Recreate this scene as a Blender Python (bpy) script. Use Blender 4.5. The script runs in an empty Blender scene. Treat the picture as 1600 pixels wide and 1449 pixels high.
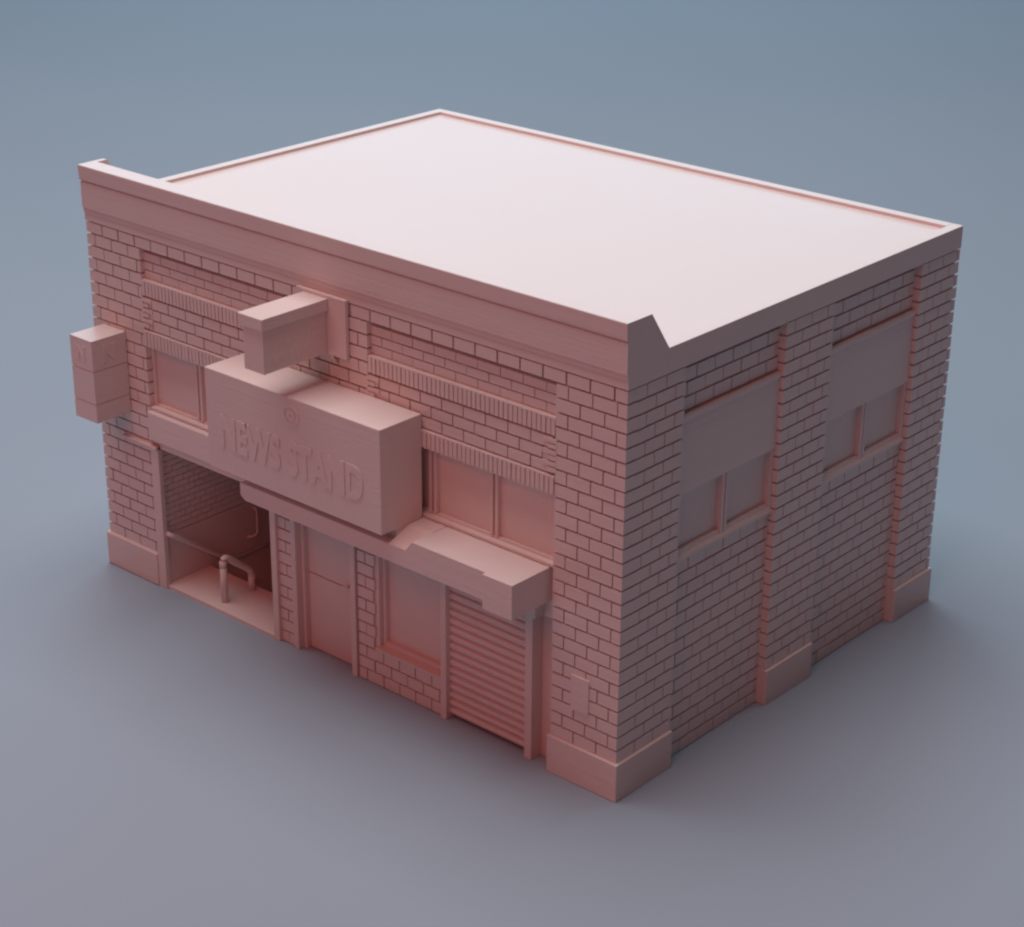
# Pale pink unpainted scale model of a two-storey brick shop, on a blue-grey studio sweep.
# All coordinates are written in model units (front = 10 units wide) and scaled by S to metres.
import bpy, bmesh, math, random
from mathutils import Matrix, Vector

S = 0.05
rnd = random.Random(7)
scn = bpy.context.scene
COL = scn.collection

# ------------------------------------------------------------------ materials
def nd(nt, kind, **kw):
    n = nt.nodes.new(kind)
    for k, v in kw.items():
        n.inputs[k].default_value = v
    return n

def resin(name, base, rough, layer=0.4, grain=0.4):
    m = bpy.data.materials.new(name); m.use_nodes = True
    nt = m.node_tree; L = nt.links
    b = nt.nodes['Principled BSDF']
    tc = nt.nodes.new('ShaderNodeTexCoord')
    mott = nd(nt, 'ShaderNodeTexNoise', Scale=9.0, Detail=5.0, Roughness=0.6)
    L.new(tc.outputs['Object'], mott.inputs['Vector'])
    mix = nt.nodes.new('ShaderNodeMix'); mix.data_type = 'RGBA'
    mix.inputs['A'].default_value = (base[0]*0.95, base[1]*0.93, base[2]*0.93, 1)
    mix.inputs['B'].default_value = (min(base[0]*1.04, 1), base[1]*1.06, base[2]*1.06, 1)
    L.new(mott.outputs['Fac'], mix.inputs['Factor'])
    L.new(mix.outputs['Result'], b.inputs['Base Color'])
    rr = nd(nt, 'ShaderNodeMapRange'); rr.inputs['To Min'].default_value = rough - 0.05; rr.inputs['To Max'].default_value = rough + 0.07
    L.new(mott.outputs['Fac'], rr.inputs['Value']); L.new(rr.outputs['Result'], b.inputs['Roughness'])
    # print layers (fine horizontal lines) and powdery grain, as bump
    sep = nt.nodes.new('ShaderNodeMapping'); sep.inputs['Scale'].default_value = (3.0, 3.0, 420.0)
    L.new(tc.outputs['Object'], sep.inputs['Vector'])
    lay = nd(nt, 'ShaderNodeTexNoise', Scale=1.0, Detail=2.0)
    L.new(sep.outputs['Vector'], lay.inputs['Vector'])
    gr = nd(nt, 'ShaderNodeTexNoise', Scale=330.0, Detail=3.0)
    L.new(tc.outputs['Object'], gr.inputs['Vector'])
    b1 = nd(nt, 'ShaderNodeBump', Strength=layer, Distance=0.0006)
    L.new(lay.outputs['Fac'], b1.inputs['Height'])
    b2 = nd(nt, 'ShaderNodeBump', Strength=grain, Distance=0.0006)
    L.new(gr.outputs['Fac'], b2.inputs['Height']); L.new(b1.outputs['Normal'], b2.inputs['Normal'])
    L.new(b2.outputs['Normal'], b.inputs['Normal'])
    b.inputs['Specular IOR Level'].default_value = 0.5
    return m

PINK = (0.75, 0.558, 0.528)
RESIN = resin('pink_resin', PINK, 0.42)

def ground_mat():
    m = bpy.data.materials.new('grey_sweep'); m.use_nodes = True
    nt = m.node_tree; L = nt.links; b = nt.nodes['Principled BSDF']
    tc = nt.nodes.new('ShaderNodeTexCoord')
    n1 = nd(nt, 'ShaderNodeTexNoise', Scale=1.6, Detail=6.0, Roughness=0.6)
    n2 = nd(nt, 'ShaderNodeTexNoise', Scale=260.0, Detail=2.0)
    L.new(tc.outputs['Object'], n1.inputs['Vector']); L.new(tc.outputs['Object'], n2.inputs['Vector'])
    mix = nt.nodes.new('ShaderNodeMix'); mix.data_type = 'RGBA'
    c = (0.302, 0.330, 0.392)
    mix.inputs['A'].default_value = tuple(x*0.96 for x in c) + (1,)
    mix.inputs['B'].default_value = tuple(x*1.04 for x in c) + (1,)
    L.new(n1.outputs['Fac'], mix.inputs['Factor']); L.new(mix.outputs['Result'], b.inputs['Base Color'])
    bp = nd(nt, 'ShaderNodeBump', Strength=0.12, Distance=0.001)
    L.new(n2.outputs['Fac'], bp.inputs['Height']); L.new(bp.outputs['Normal'], b.inputs['Normal'])
    b.inputs['Roughness'].default_value = 0.9
    b.inputs['Specular IOR Level'].default_value = 0.15
    return m
GROUND = ground_mat()

# ------------------------------------------------------------------ mesh helpers
def hexa(bm, pts):
    """8 points: bottom ring 0-3, top ring 4-7"""
    v = [bm.verts.new(p) for p in pts]
    for f in ((3, 2, 1, 0), (4, 5, 6, 7), (0, 1, 5, 4), (1, 2, 6, 5), (2, 3, 7, 6), (3, 0, 4, 7)):
        bm.faces.new([v[i] for i in f])
    return v

def box(bm, x0, x1, y0, y1, z0, z1):
    return hexa(bm, [(x0, y0, z0), (x1, y0, z0), (x1, y1, z0), (x0, y1, z0),
                     (x0, y0, z1), (x1, y0, z1), (x1, y1, z1), (x0, y1, z1)])

def prism(bm, pts, axis, a, b):
    """polygon extruded along axis ('x': pts are (y,z); 'y': pts are (x,z)) from a to b"""
    def at(p, t):
        return (t, p[0], p[1]) if axis == 'x' else (p[0], t, p[1])
    A = [bm.verts.new(at(p, a)) for p in pts]; B = [bm.verts.new(at(p, b)) for p in pts]
    n = len(pts)
    bm.faces.new(A); bm.faces.new(B[::-1])
    for i in range(n):
        j = (i + 1) % n
        bm.faces.new([A[i], B[i], B[j], A[j]])

def tube(bm, path, r, seg=12):
    """round bar along a list of points with round end caps"""
    P = [Vector(p) for p in path]
    rings = []
    for i, p in enumerate(P):
        d = (P[min(i+1, len(P)-1)] - P[max(i-1, 0)]).normalized()
        up = Vector((0, 0, 1)) if abs(d.z) < 0.95 else Vector((1, 0, 0))
        u = d.cross(up).normalized(); w = d.cross(u).normalized()
        rings.append([bm.verts.new(p + (u*math.cos(2*math.pi*k/seg) + w*math.sin(2*math.pi*k/seg))*r) for k in range(seg)])
    for a, b in zip(rings, rings[1:]):
        for k in range(seg):
            bm.faces.new([a[k], a[(k+1) % seg], b[(k+1) % seg], b[k]])
    bm.faces.new(rings[0][::-1]); bm.faces.new(rings[-1])

def arc(p0, c, p1, n=6):
    """smooth corner p0 -> p1 round control point c"""
    p0, c, p1 = Vector(p0), Vector(c), Vector(p1)
    return [tuple((1-t)**2*p0 + 2*t*(1-t)*c + t*t*p1) for t in [i/n for i in range(n+1)]]

def front(u, v, d): return (u, d, v)          # u = x, v = z, d = y of the visible face

def brick_cells(u0, u1, v0, v1, rh, bl, phase=0, holes=()):
    """running bond rectangles inside u0..u1, v0..v1 minus holes (u0,u1,v0,v1)"""
    rows = max(1, round((v1 - v0)/rh)); h = (v1 - v0)/rows
    for r in range(rows):
        a, b = v0 + r*h, v0 + (r+1)*h
        off = bl*0.5*((r + phase) % 2)
        cuts = sorted({a, b} | {t for H in holes for t in H[2:] if a + 1e-4 < t < b - 1e-4})
        for s, (ca, cb) in enumerate(zip(cuts, cuts[1:])):
            u = u0 - off
            while u < u1 - 1e-6:
                segs = [(max(u, u0), min(u + bl, u1))]
                for H in holes:
                    if H[2] < (ca+cb)/2 < H[3]:
                        nxt = []
                        for p, q in segs:
                            if H[1] <= p or H[0] >= q: nxt.append((p, q))
                            else:
                                if H[0] > p: nxt.append((p, H[0]))
                                if H[1] < q: nxt.append((H[1], q))
                        segs = nxt
                for p, q in segs:
                    if q - p > 0.03:
                        yield p, q, ca, cb, p <= u0 + 1e-6, q >= u1 - 1e-6
                u += bl

G = 0.026   # horizontal joint
GV = 0.018  # vertical joint
def bricks(bm, plane, u0, u1, v0, v1, face, back, rh=0.183, bl=0.367, phase=0, holes=(), g=G, gv=GV, rev=False, jit=0.004):
    """bricks standing proud of a core. plane 'f' (x,z at y=face) or 's' (y,z at x=face)"""
    for p, q, a, b, e0, e1 in brick_cells(u0, u1, v0, v1, rh, bl, phase, holes):
        pa = p if e0 else p + gv/2; qa = q if e1 else q - gv/2
        za, zb = a + g/2, b - g/2
        j = rnd.uniform(-jit, jit*0.6)
        if plane == 'f':
            box(bm, pa, qa, face - j, back, za, zb)
        elif plane == 's':
            box(bm, back, face + j, pa, qa, za, zb)
        elif plane == 'l':   # left side wall, outward -x
            box(bm, face - j, back, pa, qa, za, zb)
        elif plane == 'b':   # back wall, outward +y
            box(bm, pa, qa, back, face + j, za, zb)

def obj(name, bm, parent=None, mat=None, bevel=0.0, smooth=False, label=None):
    bmesh.ops.recalc_face_normals(bm, faces=bm.faces[:])
    off = Vector((0, 0, 0))
    if parent is not None:
        off = Vector(WORLD.get(parent.name, (0, 0, 0)))
    me = bpy.data.meshes.new(name)
    for v in bm.verts:
        v.co = (v.co - off)*S
    bm.to_mesh(me); bm.free()
    o = bpy.data.objects.new(name, me); COL.objects.link(o)
    me.materials.append(mat or RESIN)
    if smooth:
        for p in me.polygons: p.use_smooth = True
    if bevel:
        md = o.modifiers.new('edge', 'BEVEL'); md.width = bevel*S; md.segments = 2; md.limit_method = 'ANGLE'
        md.angle_limit = math.radians(50)
    if parent is not None:
        o.parent = parent
        WORLD[o.name] = tuple(off)
    if label: o['label'] = label
    return o

WORLD = {}
def thing(name, loc, label, cat, group=None):
    o = bpy.data.objects.new(name, None); COL.objects.link(o)
    o.empty_display_size = 0.02
    o.location = Vector(loc)*S
    WORLD[o.name] = loc
    o['label'] = label; o['category'] = cat
    if group: o['group'] = group
    return o

def NB(): return bmesh.new()

def text_mesh(bm, text, size, sx, depth, place):
    """raised lettering appended to bm; place maps (u, v, d) of the letter block (centred) to model units"""
    cu = bpy.data.curves.new('t', 'FONT'); cu.body = text; cu.size = size
    cu.align_x = 'CENTER'; cu.align_y = 'CENTER'; cu.extrude = depth/2; cu.resolution_u = 4
    cu.offset = 0.040*size; cu.space_word = 1.15
    to = bpy.data.objects.new('t', cu); COL.objects.link(to)
    dg = bpy.context.evaluated_depsgraph_get(); dg.update()
    me = bpy.data.meshes.new_from_object(to.evaluated_get(dg))
    bpy.data.objects.remove(to)
    vs = [bm.verts.new(place(v.co.x*sx, v.co.y, v.co.z)) for v in me.vertices]
    for p in me.polygons:
        try: bm.faces.new([vs[i] for i in p.vertices])
        except ValueError: pass
    bpy.data.meshes.remove(me)

# ------------------------------------------------------------------ ground
bm = NB()
R = 1500.0
# (opening added under the building so that the stairwell goes dark)
o4 = [bm.verts.new(p) for p in ((-R, -R, 0), (R, -R, 0), (R, R, 0), (-R, R, 0))]
i4 = [bm.verts.new(p) for p in ((-8.64, 0.96, 0), (-6.28, 0.96, 0), (-6.28, 4.4, 0), (-8.64, 4.4, 0))]
for k in range(4):
    q = (k + 1) % 4
    bm.faces.new([o4[k], o4[q], i4[q], i4[k]])
g = obj('ground', bm, None, GROUND); g['kind'] = 'structure'

# ------------------------------------------------------------------ the building
B = thing('scale_model_building', (-5.0, 3.7, 0.0),
          'pale pink unpainted scale model of a two-storey flat-roofed brick corner shop', 'model building')

YF = 0.04          # front brick face
YC = YF + 0.065     # core behind the front bricks
DP = 0.40          # depth of the facade slab
L0, L1 = -9.95, -8.77     # left pilaster
R0, R1 = -1.10, -0.04     # right pilaster
C0, C1 = -5.70, -4.25     # centre pilaster
ZB = 5.28

# --- front facade -----------------------------------------------------------
bm = NB()
# pilasters: core + bricks that wrap into the window reveals
box(bm, L0+0.025, L1-0.03, YC, DP, 0, 5.46)
bricks(bm, 'f', L0, L1, 0.52, ZB, YF, 0.22)
box(bm, R0+0.03, R1-0.05, YC, DP, 0, 5.46)
bricks(bm, 'f', R0, R1, 0.52, ZB, YF, 0.22)
box(bm, C0+0.03, C1-0.03, YC, DP, 2.86, ZB+0.02)
bricks(bm, 'f', C0, C1, 2.90, ZB, YF, 0.22, rh=0.183)
# first course under the frieze runs right across
box(bm, L1-0.03, R0+0.03, YC, DP, ZB+0.02, 5.46)
bricks(bm, 'f', L0, R1, ZB, 5.455, YF, 0.22, bl=0.36, gv=0.028)
for (a, b) in ((L1, C0), (C1, R0)):
    # recessed upper panel
    box(bm, a-0.03, b+0.03, 0.145, DP, 4.80, ZB-0.07); box(bm, a-0.03, b+0.03, 0.20, DP, ZB-0.07, ZB+0.02)
    bricks(bm, 'f', a, b, 4.83, ZB-0.062, 0.115, 0.2, rh=0.153, g=0.018, gv=0.012)
    # spandrel between the two soldier courses
    box(bm, a-0.02, b+0.02, YC+0.005, DP, 4.06, 4.62)
    bricks(bm, 'f', a, b, 4.09, 4.58, YF+0.012, 0.2, rh=0.165, phase=1)
    # toothed ends beside the pilasters
    for k in range(6):
        z = 4.13 + k*0.075
        for s, x in ((1, a), (-1, b)):
            w = 0.20 if k % 2 else 0.12
            x0, x1 = sorted((x - s*0.02, x + s*w))
            box(bm, x0, x1, YF-0.006, 0.2, z, z+0.052)
    # wall under the upper windows (behind canopy, fascia and sign)
    box(bm, a-0.02, b+0.02, 0.105, DP, 2.30, 2.875)
    # window head, back of the window recess
    box(bm, a-0.02, b+0.02, 0.30, DP, 2.875, 3.83)
    box(bm, a-0.02, b+0.02, 0.10, DP, 3.83, 4.06)
box(bm, C0+0.02, C1-0.02, 0.11, DP, 2.30, 2.86)
# string course and lintel over the shop front
box(bm, -6.17, R0+0.03, 0.12, DP, 2.12, 2.30)
FACADE = obj('front_wall', bm, B)

# soldier courses
for (a, b) in ((L1, C0), (C1, R0)):
    for (z0, z1, y) in ((4.60, 4.825, YF-0.002), (3.84, 4.075, YF-0.020)):
        bm = NB()
        box(bm, a+0.005, b-0.005, y+0.02, 0.25, z0, z1)
        n = int(round((b-a)/0.0745)); w = (b-a)/n
        for k in range(n):
            j = rnd.uniform(-0.003, 0.003)
            box(bm, a+k*w+0.009, a+(k+1)*w-0.009, y+j, 0.2, z0+0.003, z1-0.003)
        box(bm, a, b, y+0.004, 0.2, z1-0.018, z1+0.004)
        obj('soldier_course', bm, FACADE)

# plinth blocks (front left, front right corner)
bm = NB(); prism(bm, [(0.012, 0), (0.0, 0.02), (0.0, 0.515), (0.02, 0.54), (0.3, 0.54), (0.3, 0)], 'x', -9.99, -8.80)
obj('plinth', bm, FACADE, bevel=0.008)
bm = NB()
box(bm, -1.13, 0.0, 0.0, 1.14, 0.0, 0.53)
obj('plinth', bm, FACADE, bevel=0.012)

# meter plate on the right pilaster
bm = NB(); box(bm, -0.775, -0.485, YF-0.022, 0.2, 1.035, 1.525)
obj('wall_plate', bm, FACADE, bevel=0.008)

# --- cornice ---------------------------------------------------------------
bm = NB()
prof = [(0.037, 5.46), (0.037, 5.575), (0.022, 5.585), (0.022, 5.645), (0.006, 5.655), (0.006, 6.035), (0.022, 6.04), (0.022, 6.058),
        (-0.008, 6.064), (-0.012, 6.075), (-0.02, 6.272), (-0.014, 6.28), (0.43, 6.28), (0.78, 5.78), (0.78, 5.46)]
prism(bm, prof, 'x', -9.958, -9.87)
prism(bm, prof, 'x', -0.115, -0.03)
prism(bm, prof[:12] + [(0.26, 6.28), (0.26, 5.46)], 'x', -9.87, -0.115)
obj('cornice', bm, B)

# --- right side wall ----------------------------------------------------------
YB = 7.42
XR = -0.15     # recessed brick face in the bays
bays = ((1.14, 3.22), (4.30, 6.43))
pils = ((0.22, 1.14), (3.22, 4.30), (6.43, YB))
bm = NB()
for i, (a, b) in enumerate(pils):
    box(bm, -0.5, R1-0.06, (a+0.03 if i else DP), b-0.02 if i == 2 else b-0.03, 0, 5.46)
    bricks(bm, 's', a, b, 0.52, 5.455, R1, XR-0.08, phase=1)
for (a, b) in bays:
    box(bm, -0.5, XR-0.045, a-0.04, b+0.04, 0, 2.84)
    box(bm, -0.5, XR-0.055, a-0.04, b+0.04, 4.70, 5.35); box(bm, -0.5, XR-0.11, a-0.04, b+0.04, 5.35, 5.46)
    box(bm, -0.5, -0.30, a-0.04, b+0.04, 2.84, 4.70)
    bricks(bm, 's', a, b, 0.0, 2.82, XR, XR-0.1, phase=0)
    bricks(bm, 's', a, b, 4.80, 5.365, XR, XR-0.1, rh=0.165, phase=0)
SIDE = obj('side_wall', bm, B, label='shaded brick side wall with two recessed window bays')
for (a, b) in ((3.21, 4.305), (6.425, YB+0.03)):
    bm = NB(); box(bm, -0.22, 0.0, a, b, 0.0, 0.525)
    obj('plinth', bm, SIDE, bevel=0.010)

# --- the two unseen walls -------------------------------------------------------
bm = NB()
box(bm, L0+0.03, L0+0.4, DP, YB-0.03, 0, 5.46)
bricks(bm, 'l', 0.22, YB, 0.52, 5.455, L0, L0+0.12, phase=1)
box(bm, -9.99, L0+0.2, 0.301, YB+0.03, 0, 0.52)
obj('side_wall', bm, B)
bm = NB()
box(bm, L0+0.4, -0.5, YB-0.4, YB-0.031, 0, 5.46)
bricks(bm, 'b', L0+0.16, R1-0.16, 0.52, 5.455, YB, YB-0.12)
box(bm, L0+0.22, -0.23, YB-0.2, YB+0.03, 0, 0.52)
obj('back_wall', bm, B)

# --- roof and parapet ----------------------------------------------------------
bm = NB(); box(bm, -9.86, -0.14, 0.255, 7.28, 5.46, 5.735)
ROOF = obj('roof', bm, B)
bm = NB()
box(bm, -9.965, -9.80, 0.78, YB, 5.46, 5.782)
box(bm, -9.80, -0.19, 7.25, YB, 5.46, 5.782)
box(bm, -0.19, -0.028, 0.78, YB, 5.46, 5.782)
obj('parapet', bm, ROOF, bevel=0.006)

# --- upper front windows -----------------------------------------------------------
for (a, b) in ((L1, C0), (C1, R0)):
    bm = NB()
    z0, z1 = 2.875, 3.84
    yf, yb = 0.135, 0.31
    t = 0.05
    box(bm, a, a+t, yf, yb, z0, z1); box(bm, b-t, b, yf, yb, z0, z1)
    box(bm, a+t, b-t, yf, yb, z1-t, z1); box(bm, a+t, b-t, yf, yb, z0, z0+0.055)
    w = (b-a)/3
    for k in (1, 2):
        x = a + k*w
        box(bm, x-0.065, x-0.02, yf-0.012, yb, z0+0.056, z1-t-0.001)
        box(bm, x+0.02, x+0.065, yf-0.012, yb, z0+0.056, z1-t-0.001)
        box(bm, x-0.02, x+0.02, yf+0.03, yb, z0+0.056, z1-t-0.001)
    W = obj('window', bm, B, bevel=0.004)
    for k in range(3):
        bm = NB()
        box(bm, a+k*w+0.03, a+(k+1)*w-0.03, 0.185, 0.25, z0+0.02, z1-0.02)
        obj('pane', bm, W)
    bm = NB(); box(bm, a+0.004, b-0.004, 0.05, 0.20, 2.86, 2.905)
    obj('sill', bm, W, bevel=0.006)

# --- side windows ----------------------------------------------------------------
for (a, b) in bays:
    bm = NB()
    z0, z1 = 2.92, 3.76
    xo, xi = -0.115, -0.30
    t = 0.035
    m = (a+b)/2
    a1, b1 = a+0.005, b-0.03
    for (p, q) in ((a1, a1+t), (m-0.065, m-0.012), (m+0.012, m+0.065), (b1-t, b1+0.03)):
        box(bm, xi, xo, p, q, z0+0.0005, z1-0.0005)
    box(bm, xi, xo-0.035, m-0.012, m+0.012, z0, z1)
    for (p, q) in ((a1+t, m-0.065), (m+0.065, b1-t)):
        box(bm, xi, xo-0.002, p, q, z1-t, z1); box(bm, xi, xo-0.02, p, q, z0, z0+0.045)
    W = obj('window', bm, B, bevel=0.004)
    for (p, q) in ((a1+0.01, m-0.03), (m+0.03, b1-0.01)):
        bm = NB(); box(bm, -0.28, -0.195, p, q, z0+0.01, z1-0.01); obj('pane', bm, W)
    bm = NB(); prism(bm, [(xi, 2.84), (-0.09, 2.84), (-0.09, 2.885), (-0.125, 2.925), (xi, 2.925)], 'y', a+0.003, b-0.003)
    obj('sill', bm, W, bevel=0.005)
    # blank panel with a moulded top and bottom edge
    bm = NB()
    prism(bm, [(xi, 3.75), (-0.093, 3.75), (-0.091, 3.76), (-0.10, 3.86), (-0.10, 4.70), (-0.078, 4.72),
               (-0.078, 4.765), (-0.10, 4.795), (xi, 4.795)], 'y', a+0.003, b-0.003)
    obj('spandrel_panel', bm, SIDE, bevel=0.004)

# --- entrance ------------------------------------------------------------------
bm = NB()
box(bm, -8.80, -8.63, 0.02, 0.10, 0.0, 2.30)
box(bm, -6.285, -6.17, 0.05, 0.30, 0.0, 2.30)
box(bm, -8.62, -6.285, 0.06, 0.30, 2.27, 2.335)
ENT = obj('entrance', bm, B, bevel=0.006)
bm = NB(); box(bm, -8.74, -6.20, 0.055, 0.92, 0.0, 0.05)
obj('floor', bm, ENT)
bm = NB()   # stairs going down behind the landing, sunk below ground to darken the stairwell
st = [(0.925, -0.1)]
for k in range(13):
    st += [(0.93 + k*0.2, 0.045 - (k+1)*0.154), (0.93 + (k+1)*0.2, 0.045 - (k+1)*0.154)]
st += [(st[-1][0], -2.4), (0.925, -2.4)]
prism(bm, st, 'x', -8.67, -6.25)
obj('stairs', bm, ENT)
bm = NB()  # pit below ground level, added to keep the stairwell dark
box(bm, -8.80, -8.67, 0.93, 4.55, -2.4, 0.03); box(bm, -6.25, -6.12, 0.93, 4.55, -2.4, 0.03)
box(bm, -8.67, -6.25, 4.42, 4.55, -2.4, 0.03); box(bm, -8.67, -6.25, 3.4, 4.42, -2.5, -1.96)
obj('added_pit_wall', bm, ENT)
bm = NB()
box(bm, -8.79, -8.70, 0.10, 4.8, 0.0, 2.32)
bricks(bm, 's', 0.10, 4.45, 0.86, 2.30, -8.682, -8.75, rh=0.096, bl=0.20, g=0.009, gv=0.009)
box(bm, -8.78, -8.675, 0.10, 4.45, 0.04, 0.85)
box(bm, -9.0, -6.0, 4.5, 4.8, 0.0, 2.32)
bricks(bm, 'f', -8.675, -6.25, 0.05, 2.30, 4.45, 4.55, rh=0.096, bl=0.24, g=0.016, gv=0.01)
box(bm, -6.24, -6.0, 0.30, 4.8, 0.0, 2.32)
box(bm, -9.0, -6.0, 0.30, 4.8, 2.28, 2.40)
# sloping stairwell ceiling, out of view, added to darken the interior
prism(bm, [(0.32, 2.275), (2.9, 0.75), (2.9, 2.275)], 'x', -8.672, -6.245)
obj('inner_wall', bm, ENT)
# sloping handrail on the left wall
bm = NB()
x = -8.56
tube(bm, [(-8.69, 0.10, 0.89)] + arc((-8.62, 0.10, 0.89), (x, 0.10, 0.89), (x, 0.19, 0.83)) + [(x, 1.20, 0.09)] + arc((x, 1.20, 0.09), (x, 1.26, 0.05), (x-0.06, 1.28, 0.045)) + [(-8.69, 1.28, 0.045)], 0.036)
obj('handrail', bm, ENT, smooth=True)
bm = NB()
tube(bm, [(-8.69, 1.82, 0.72)] + arc((-8.64, 1.82, 0.72), (-8.60, 1.82, 0.72), (-8.60, 1.82, 0.66)) + arc((-8.60, 1.82, 0.36), (-8.60, 1.82, 0.28), (-8.64, 1.74, 0.26)) + [(-8.69, 1.68, 0.26)], 0.020)
obj('handrail', bm, ENT, smooth=True)
# small ledge on the left pilaster and fascia beam above the opening
bm = NB(); box(bm, -9.40, -8.63, -0.02, 0.1, 2.255, 2.305)
obj('ledge', bm, FACADE, bevel=0.005)
bm = NB()
prism(bm, [(0.0, 2.40), (-0.02, 2.42), (-0.02, 2.83), (0.0, 2.85), (0.16, 2.85), (0.16, 2.34), (0.05, 2.34), (0.05, 2.40)], 'x', -8.765, -6.10)
obj('fascia', bm, FACADE, bevel=0.004)

# hoop guard rail standing on the entrance floor
H = thing('guard_rail', (-7.6, 0.53, 0.05), 'small hooped pipe guard rail on the floor of the open entrance', 'guard rail')
x = -7.60
bm = NB(); tube(bm, [(x, 0.27, 0.05), (x, 0.27, 0.70)], 0.054, 14)
obj('post', bm, H, smooth=True)
bm = NB(); tube(bm, [(x, 0.27, 0.62), (x, 0.27, 0.67), (x, 0.27, 0.715)], 0.058, 14)
obj('collar', bm, H, smooth=True)
bm = NB(); tube(bm, [(x, 0.80, 0.05), (x, 0.80, 0.33)], 0.052, 12)
obj('post', bm, H, smooth=True)
bm = NB(); tube(bm, arc((x, 0.27, 0.66), (x, 0.27, 0.79), (x, 0.36, 0.73), 8) + arc((x, 0.70, 0.46), (x, 0.80, 0.38), (x, 0.80, 0.30), 8), 0.052, 12)
obj('rail', bm, H, smooth=True)

# --- shop front ------------------------------------------------------------------
bm = NB()
# brick piers and stall riser
for (a, b, z1) in ((-6.17, -5.89, 2.14), (-4.60, -4.28, 2.14), (-4.28, -3.03, 0.55)):
    box(bm, a+0.005, b-0.005, 0.14, DP, 0, z1)
    bricks(bm, 'f', a, b, 0.0, z1, 0.10, 0.30 if z1 > 1 else 0.2, bl=0.30, phase=1)
box(bm, -1.45, R0+0.03, 0.26, DP, 0, 2.14)
box(bm, -6.17, R0+0.03, 0.33, DP, 0, 2.14)
obj('shop_front', bm, B)

# door
bm = NB()
box(bm, -5.885, -5.79, 0.065, 0.35, 0, 2.13)
box(bm, -4.715, -4.62, 0.065, 0.35, 0, 2.13)
box(bm, -5.79, -4.715, 0.075, 0.35, 2.03, 2.13)
box(bm, -5.79, -5.735, 0.17, 0.35, 0, 2.03); box(bm, -4.77, -4.715, 0.17, 0.35, 0, 2.03)
DOOR = obj('door', bm, B, bevel=0.006)
bm = NB()
box(bm, -5.735, -4.77, 0.255, 0.35, 0.01, 1.175)
box(bm, -5.735, -4.77, 0.255, 0.35, 1.195, 2.03)
box(bm, -5.735, -4.77, 0.285, 0.35, 1.175, 1.195)
obj('door_leaf', bm, DOOR, bevel=0.004)
bm = NB(); box(bm, -4.93, -4.90, 0.19, 0.27, 1.20, 1.25); box(bm, -4.99, -4.84, 0.185, 0.205, 1.215, 1.24)
obj('handle', bm, DOOR, bevel=0.004)

# shop window
bm = NB()
box(bm, -4.28, -4.22, 0.13, 0.35, 0.56, 2.13)
box(bm, -4.22, -4.17, 0.20, 0.35, 0.60, 2.13)
box(bm, -4.17, -3.03, 0.20, 0.35, 0.60, 0.66)
box(bm, -4.17, -3.03, 0.20, 0.35, 2.05, 2.13)
SW = obj('shop_window', bm, B, bevel=0.005)
bm = NB(); box(bm, -4.175, -3.03, 0.275, 0.33, 0.65, 2.06); obj('pane', bm, SW)
bm = NB(); prism(bm, [(0.085, 0.545), (0.085, 0.585), (0.22, 0.605), (0.30, 0.605), (0.30, 0.545)], 'x', -4.275, -3.025); obj('sill', bm, SW, bevel=0.005)

# roller shutter
bm = NB()
n = 17; z0 = 0.05; z1 = 2.13; h = (z1-z0)/n
for k in range(n):
    a = z0 + k*h
    prism(bm, [(0.185, a), (0.150, a+0.012), (0.128, a+h*0.45), (0.140, a+h*0.8), (0.185, a+h*0.93), (0.25, a+h*0.93), (0.25, a)], 'x', -2.925, -1.555)
box(bm, -2.925, -1.555, 0.19, 0.3, z0, z1)
SH = obj('roller_shutter', bm, B)
for (a, b) in ((-3.025, -2.925), (-1.555, -1.435)):
    bm = NB(); box(bm, a, b, 0.055, 0.27, 0, 2.135); obj('post', bm, SH, bevel=0.006)

# --- canopy over the shop front -----------------------------------------------------
bm = NB()
yc = -0.585
pts = [(-6.12, 2.52), (-6.03, 2.46), (-1.642, 2.46), (-1.642, 2.85), (-2.885, 2.85), (-3.01, 2.70), (-6.12, 2.70)]
prism(bm, pts, 'y', yc, 0.115)
box(bm, -6.10, -1.642, 0.02, 0.114, 2.12, 2.46)      # soffit box that carries it back to the shop front
box(bm, -1.642, -1.165, -0.645, 0.115, 2.385, 2.85)  # deeper end block
# splayed end beside the long sign: flat at the wall, falling to the low front strip
prism(bm, [(-0.583, 2.66), (0.112, 2.66), (0.112, 2.8495), (-0.20, 2.8495), (-0.583, 2.704)], 'x', -3.30, -2.90)
box(bm, -6.08, -3.30, -0.42, 0.112, 2.66, 2.8565)
CAN = obj('canopy', bm, B)
bm = NB(); box(bm, -1.60, -1.30, -0.06, 0.12, 2.13, 2.385)
obj('shutter_box', bm, CAN, bevel=0.006)

# ------------------------------------------------------------------ signs
# long box sign
SG = thing('sign_box', (-4.94, 0.05, 2.855), 'long flat-topped box sign with raised NEWS STAND lettering above the canopy', 'sign')
bm = NB(); box(bm, -6.58, -3.295, -0.712, 0.03, 2.857, 4.29)
obj('box_body', bm, SG, bevel=0.008)
bm = NB()
text_mesh(bm, 'NEWS STAND', 0.63, 0.68, 0.019, lambda u, v, d: (-4.96 + u, -0.715 - d, 3.42 + v))
obj('lettering', bm, SG)
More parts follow.
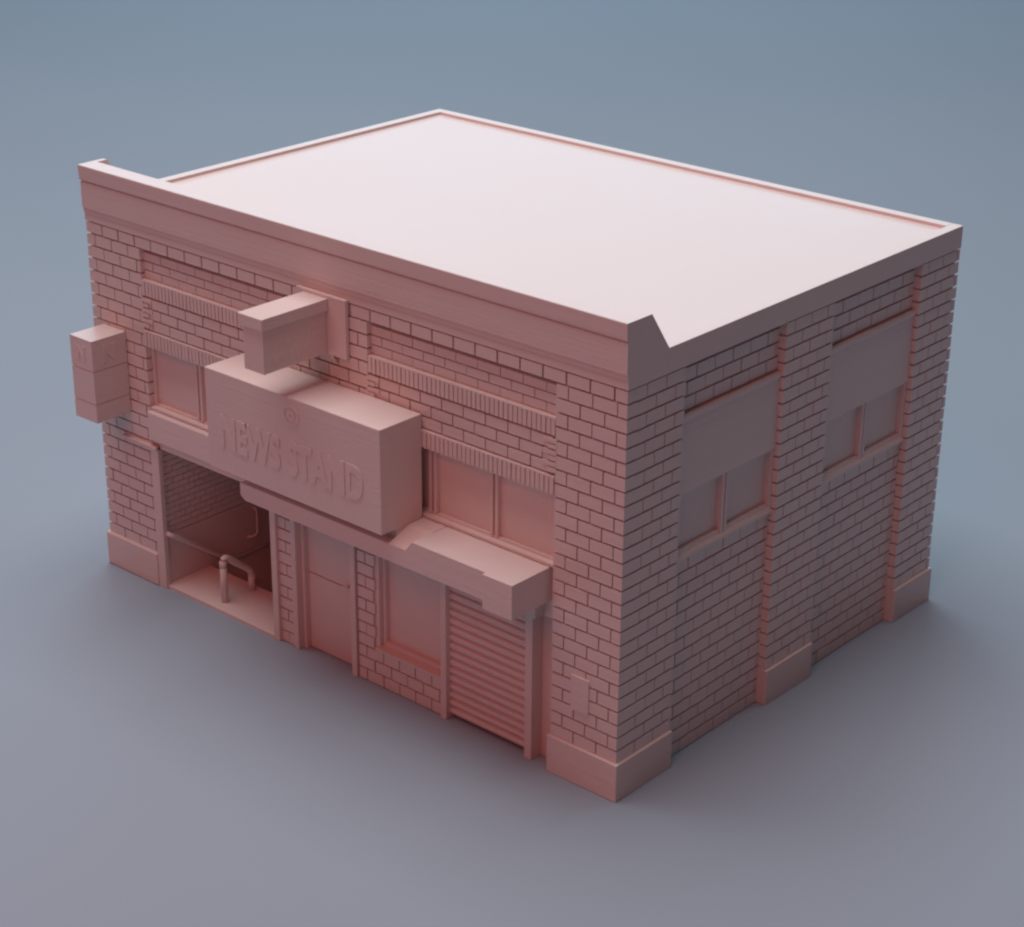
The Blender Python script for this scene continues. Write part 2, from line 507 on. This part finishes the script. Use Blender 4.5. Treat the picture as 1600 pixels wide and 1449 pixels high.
# round emblem
bm = NB()
n = 36
def ring(r0, r1, y0, y1, cx, cz):
    a = [[bm.verts.new((cx + r*math.cos(2*math.pi*k/n), y, cz + r*math.sin(2*math.pi*k/n))) for k in range(n)] for r, y in ((r0, y0), (r0, y1), (r1, y1), (r1, y0))]
    for p, q in zip(a, a[1:] + a[:1]):
        for k in range(n):
            bm.faces.new([p[k], p[(k+1) % n], q[(k+1) % n], q[k]])
ring(0.115, 0.155, -0.70, -0.724, -4.90, 4.05)
ring(0.02, 0.075, -0.70, -0.721, -4.90, 4.05)
obj('emblem', bm, SG)

# projecting blade sign
PS = thing('projecting_sign', (-5.08, 0.03, 4.72), 'narrow capped sign box sticking straight out of the brick wall above the long sign', 'sign')
bm = NB(); box(bm, -5.275, -4.905, -1.128, -0.035, 4.715, 5.30)
obj('sign_board', bm, PS, bevel=0.006)
bm = NB(); box(bm, -5.325, -4.872, -1.165, -0.035, 5.302, 5.462)
obj('cap', bm, PS, bevel=0.008)
bm = NB(); box(bm, -5.47, -4.56, -0.033, 0.03, 4.70, 5.50)
obj('back_plate', bm, PS, bevel=0.006)
bm = NB()   # worn relief strokes on the face, too small to be read
r2 = random.Random(3)
for row, z in enumerate((5.05, 4.86)):
    y = -0.98
    while y < -0.18:
        w = r2.uniform(0.03, 0.075)
        h = r2.uniform(0.06, 0.11)
        zz = z + r2.uniform(-0.015, 0.015)
        box(bm, -4.91, -4.898, y, y + w, zz - h/2, zz + h/2)
        if r2.random() < 0.6:
            box(bm, -4.91, -4.8985, y + w, y + w + 0.03, zz + h/2 - 0.028, zz + h/2 - 0.001)
            y += 0.03
        y += w + r2.uniform(0.03, 0.06)
obj('relief', bm, PS)
bm = NB(); tube(bm, [(-4.83, 0.06, 4.60), (-4.83, -0.0, 4.62), (-4.83, -0.005, 4.70)], 0.035, 10)
obj('bracket', bm, PS, smooth=True)

# lantern-like box sign at the left corner
LB = thing('corner_sign_box', (-9.45, 0.03, 2.69), 'upright three-band box sign on the far left pilaster', 'sign')
bm = NB()
box(bm, -9.695, -9.20, -0.584, 0.03, 2.70, 2.975)
box(bm, -9.683, -9.212, -0.572, 0.03, 2.974, 2.992)
box(bm, -9.695, -9.20, -0.584, 0.03, 2.991, 3.475)
box(bm, -9.683, -9.212, -0.572, 0.03, 3.474, 3.495)
box(bm, -9.695, -9.20, -0.584, 0.03, 3.494, 3.95)
obj('box_body', bm, LB)
bm = NB()
text_mesh(bm, 'N', 0.34, 0.9, 0.02, lambda u, v, d: (-9.199 + d, -0.28 + u, 3.70 + v))
text_mesh(bm, 'N', 0.30, 0.8, 0.016, lambda u, v, d: (-9.45 + u, -0.585 - d, 3.71 + v))
obj('lettering', bm, LB)

# ------------------------------------------------------------------ camera
p = [13.071832913286421, -16.820405478004723, 13.788717739575228, 1.161873143484946, 0.7222123752452796, 0.008043258386637536, 3153.9822563832586]
Rm = Matrix.Rotation(p[4], 3, 'Z') @ Matrix.Rotation(p[3], 3, 'X') @ Matrix.Rotation(p[5], 3, 'Z')
cam = bpy.data.cameras.new('camera'); co = bpy.data.objects.new('camera', cam); COL.objects.link(co)
co.matrix_world = Matrix.Translation(Vector(p[:3])*S) @ Rm.to_4x4()
cam.sensor_width = 36.0; cam.sensor_fit = 'HORIZONTAL'; cam.lens = p[6]/1600*36
cam.clip_start = 0.02; cam.clip_end = 400
scn.camera = co

# ------------------------------------------------------------------ lights
def area(name, loc, target, size, sizey, power, col):
    l = bpy.data.lights.new(name, 'AREA'); l.shape = 'RECTANGLE'; l.size = size*S; l.size_y = sizey*S
    l.energy = power; l.color = col
    o = bpy.data.objects.new(name, l); COL.objects.link(o)
    o.location = Vector(loc)*S
    o.rotation_euler = (Vector(target) - Vector(loc)).to_track_quat('-Z', 'Y').to_euler()
    return o
area('softbox_overhead', (-14, 3, 53), (-13, 3, 0), 42, 42, 68, (0.90, 0.985, 1.0))
area('softbox_back', (-55, 60, 30), (-5, 4, 4), 62, 26, 44, (0.54, 0.83, 1.0))
area('red_fill_front', (2, -40, 37), (-4, -5, 1), 42, 28, 16.5, (1.0, 0.24, 0.19))  # added red fill, stands in for red light scattered by the resin

w = bpy.data.worlds.new('World'); scn.world = w; w.use_nodes = True
bg = w.node_tree.nodes['Background']
bg.inputs['Color'].default_value = (0.62, 0.72, 0.84, 1); bg.inputs['Strength'].default_value = 0.055

# ------------------------------------------------------------------ render settings
scn.view_settings.view_transform = 'Standard'; scn.view_settings.look = 'None'
scn.view_settings.exposure = 0.0; scn.view_settings.gamma = 1.0
try: scn.view_settings.use_curve_mapping = False
except Exception: pass
scn.render.engine = 'CYCLES'
scn.cycles.max_bounces = 8; scn.cycles.diffuse_bounces = 5
scn.cycles.use_denoising = True
scn.cycles.filter_width = 2.3
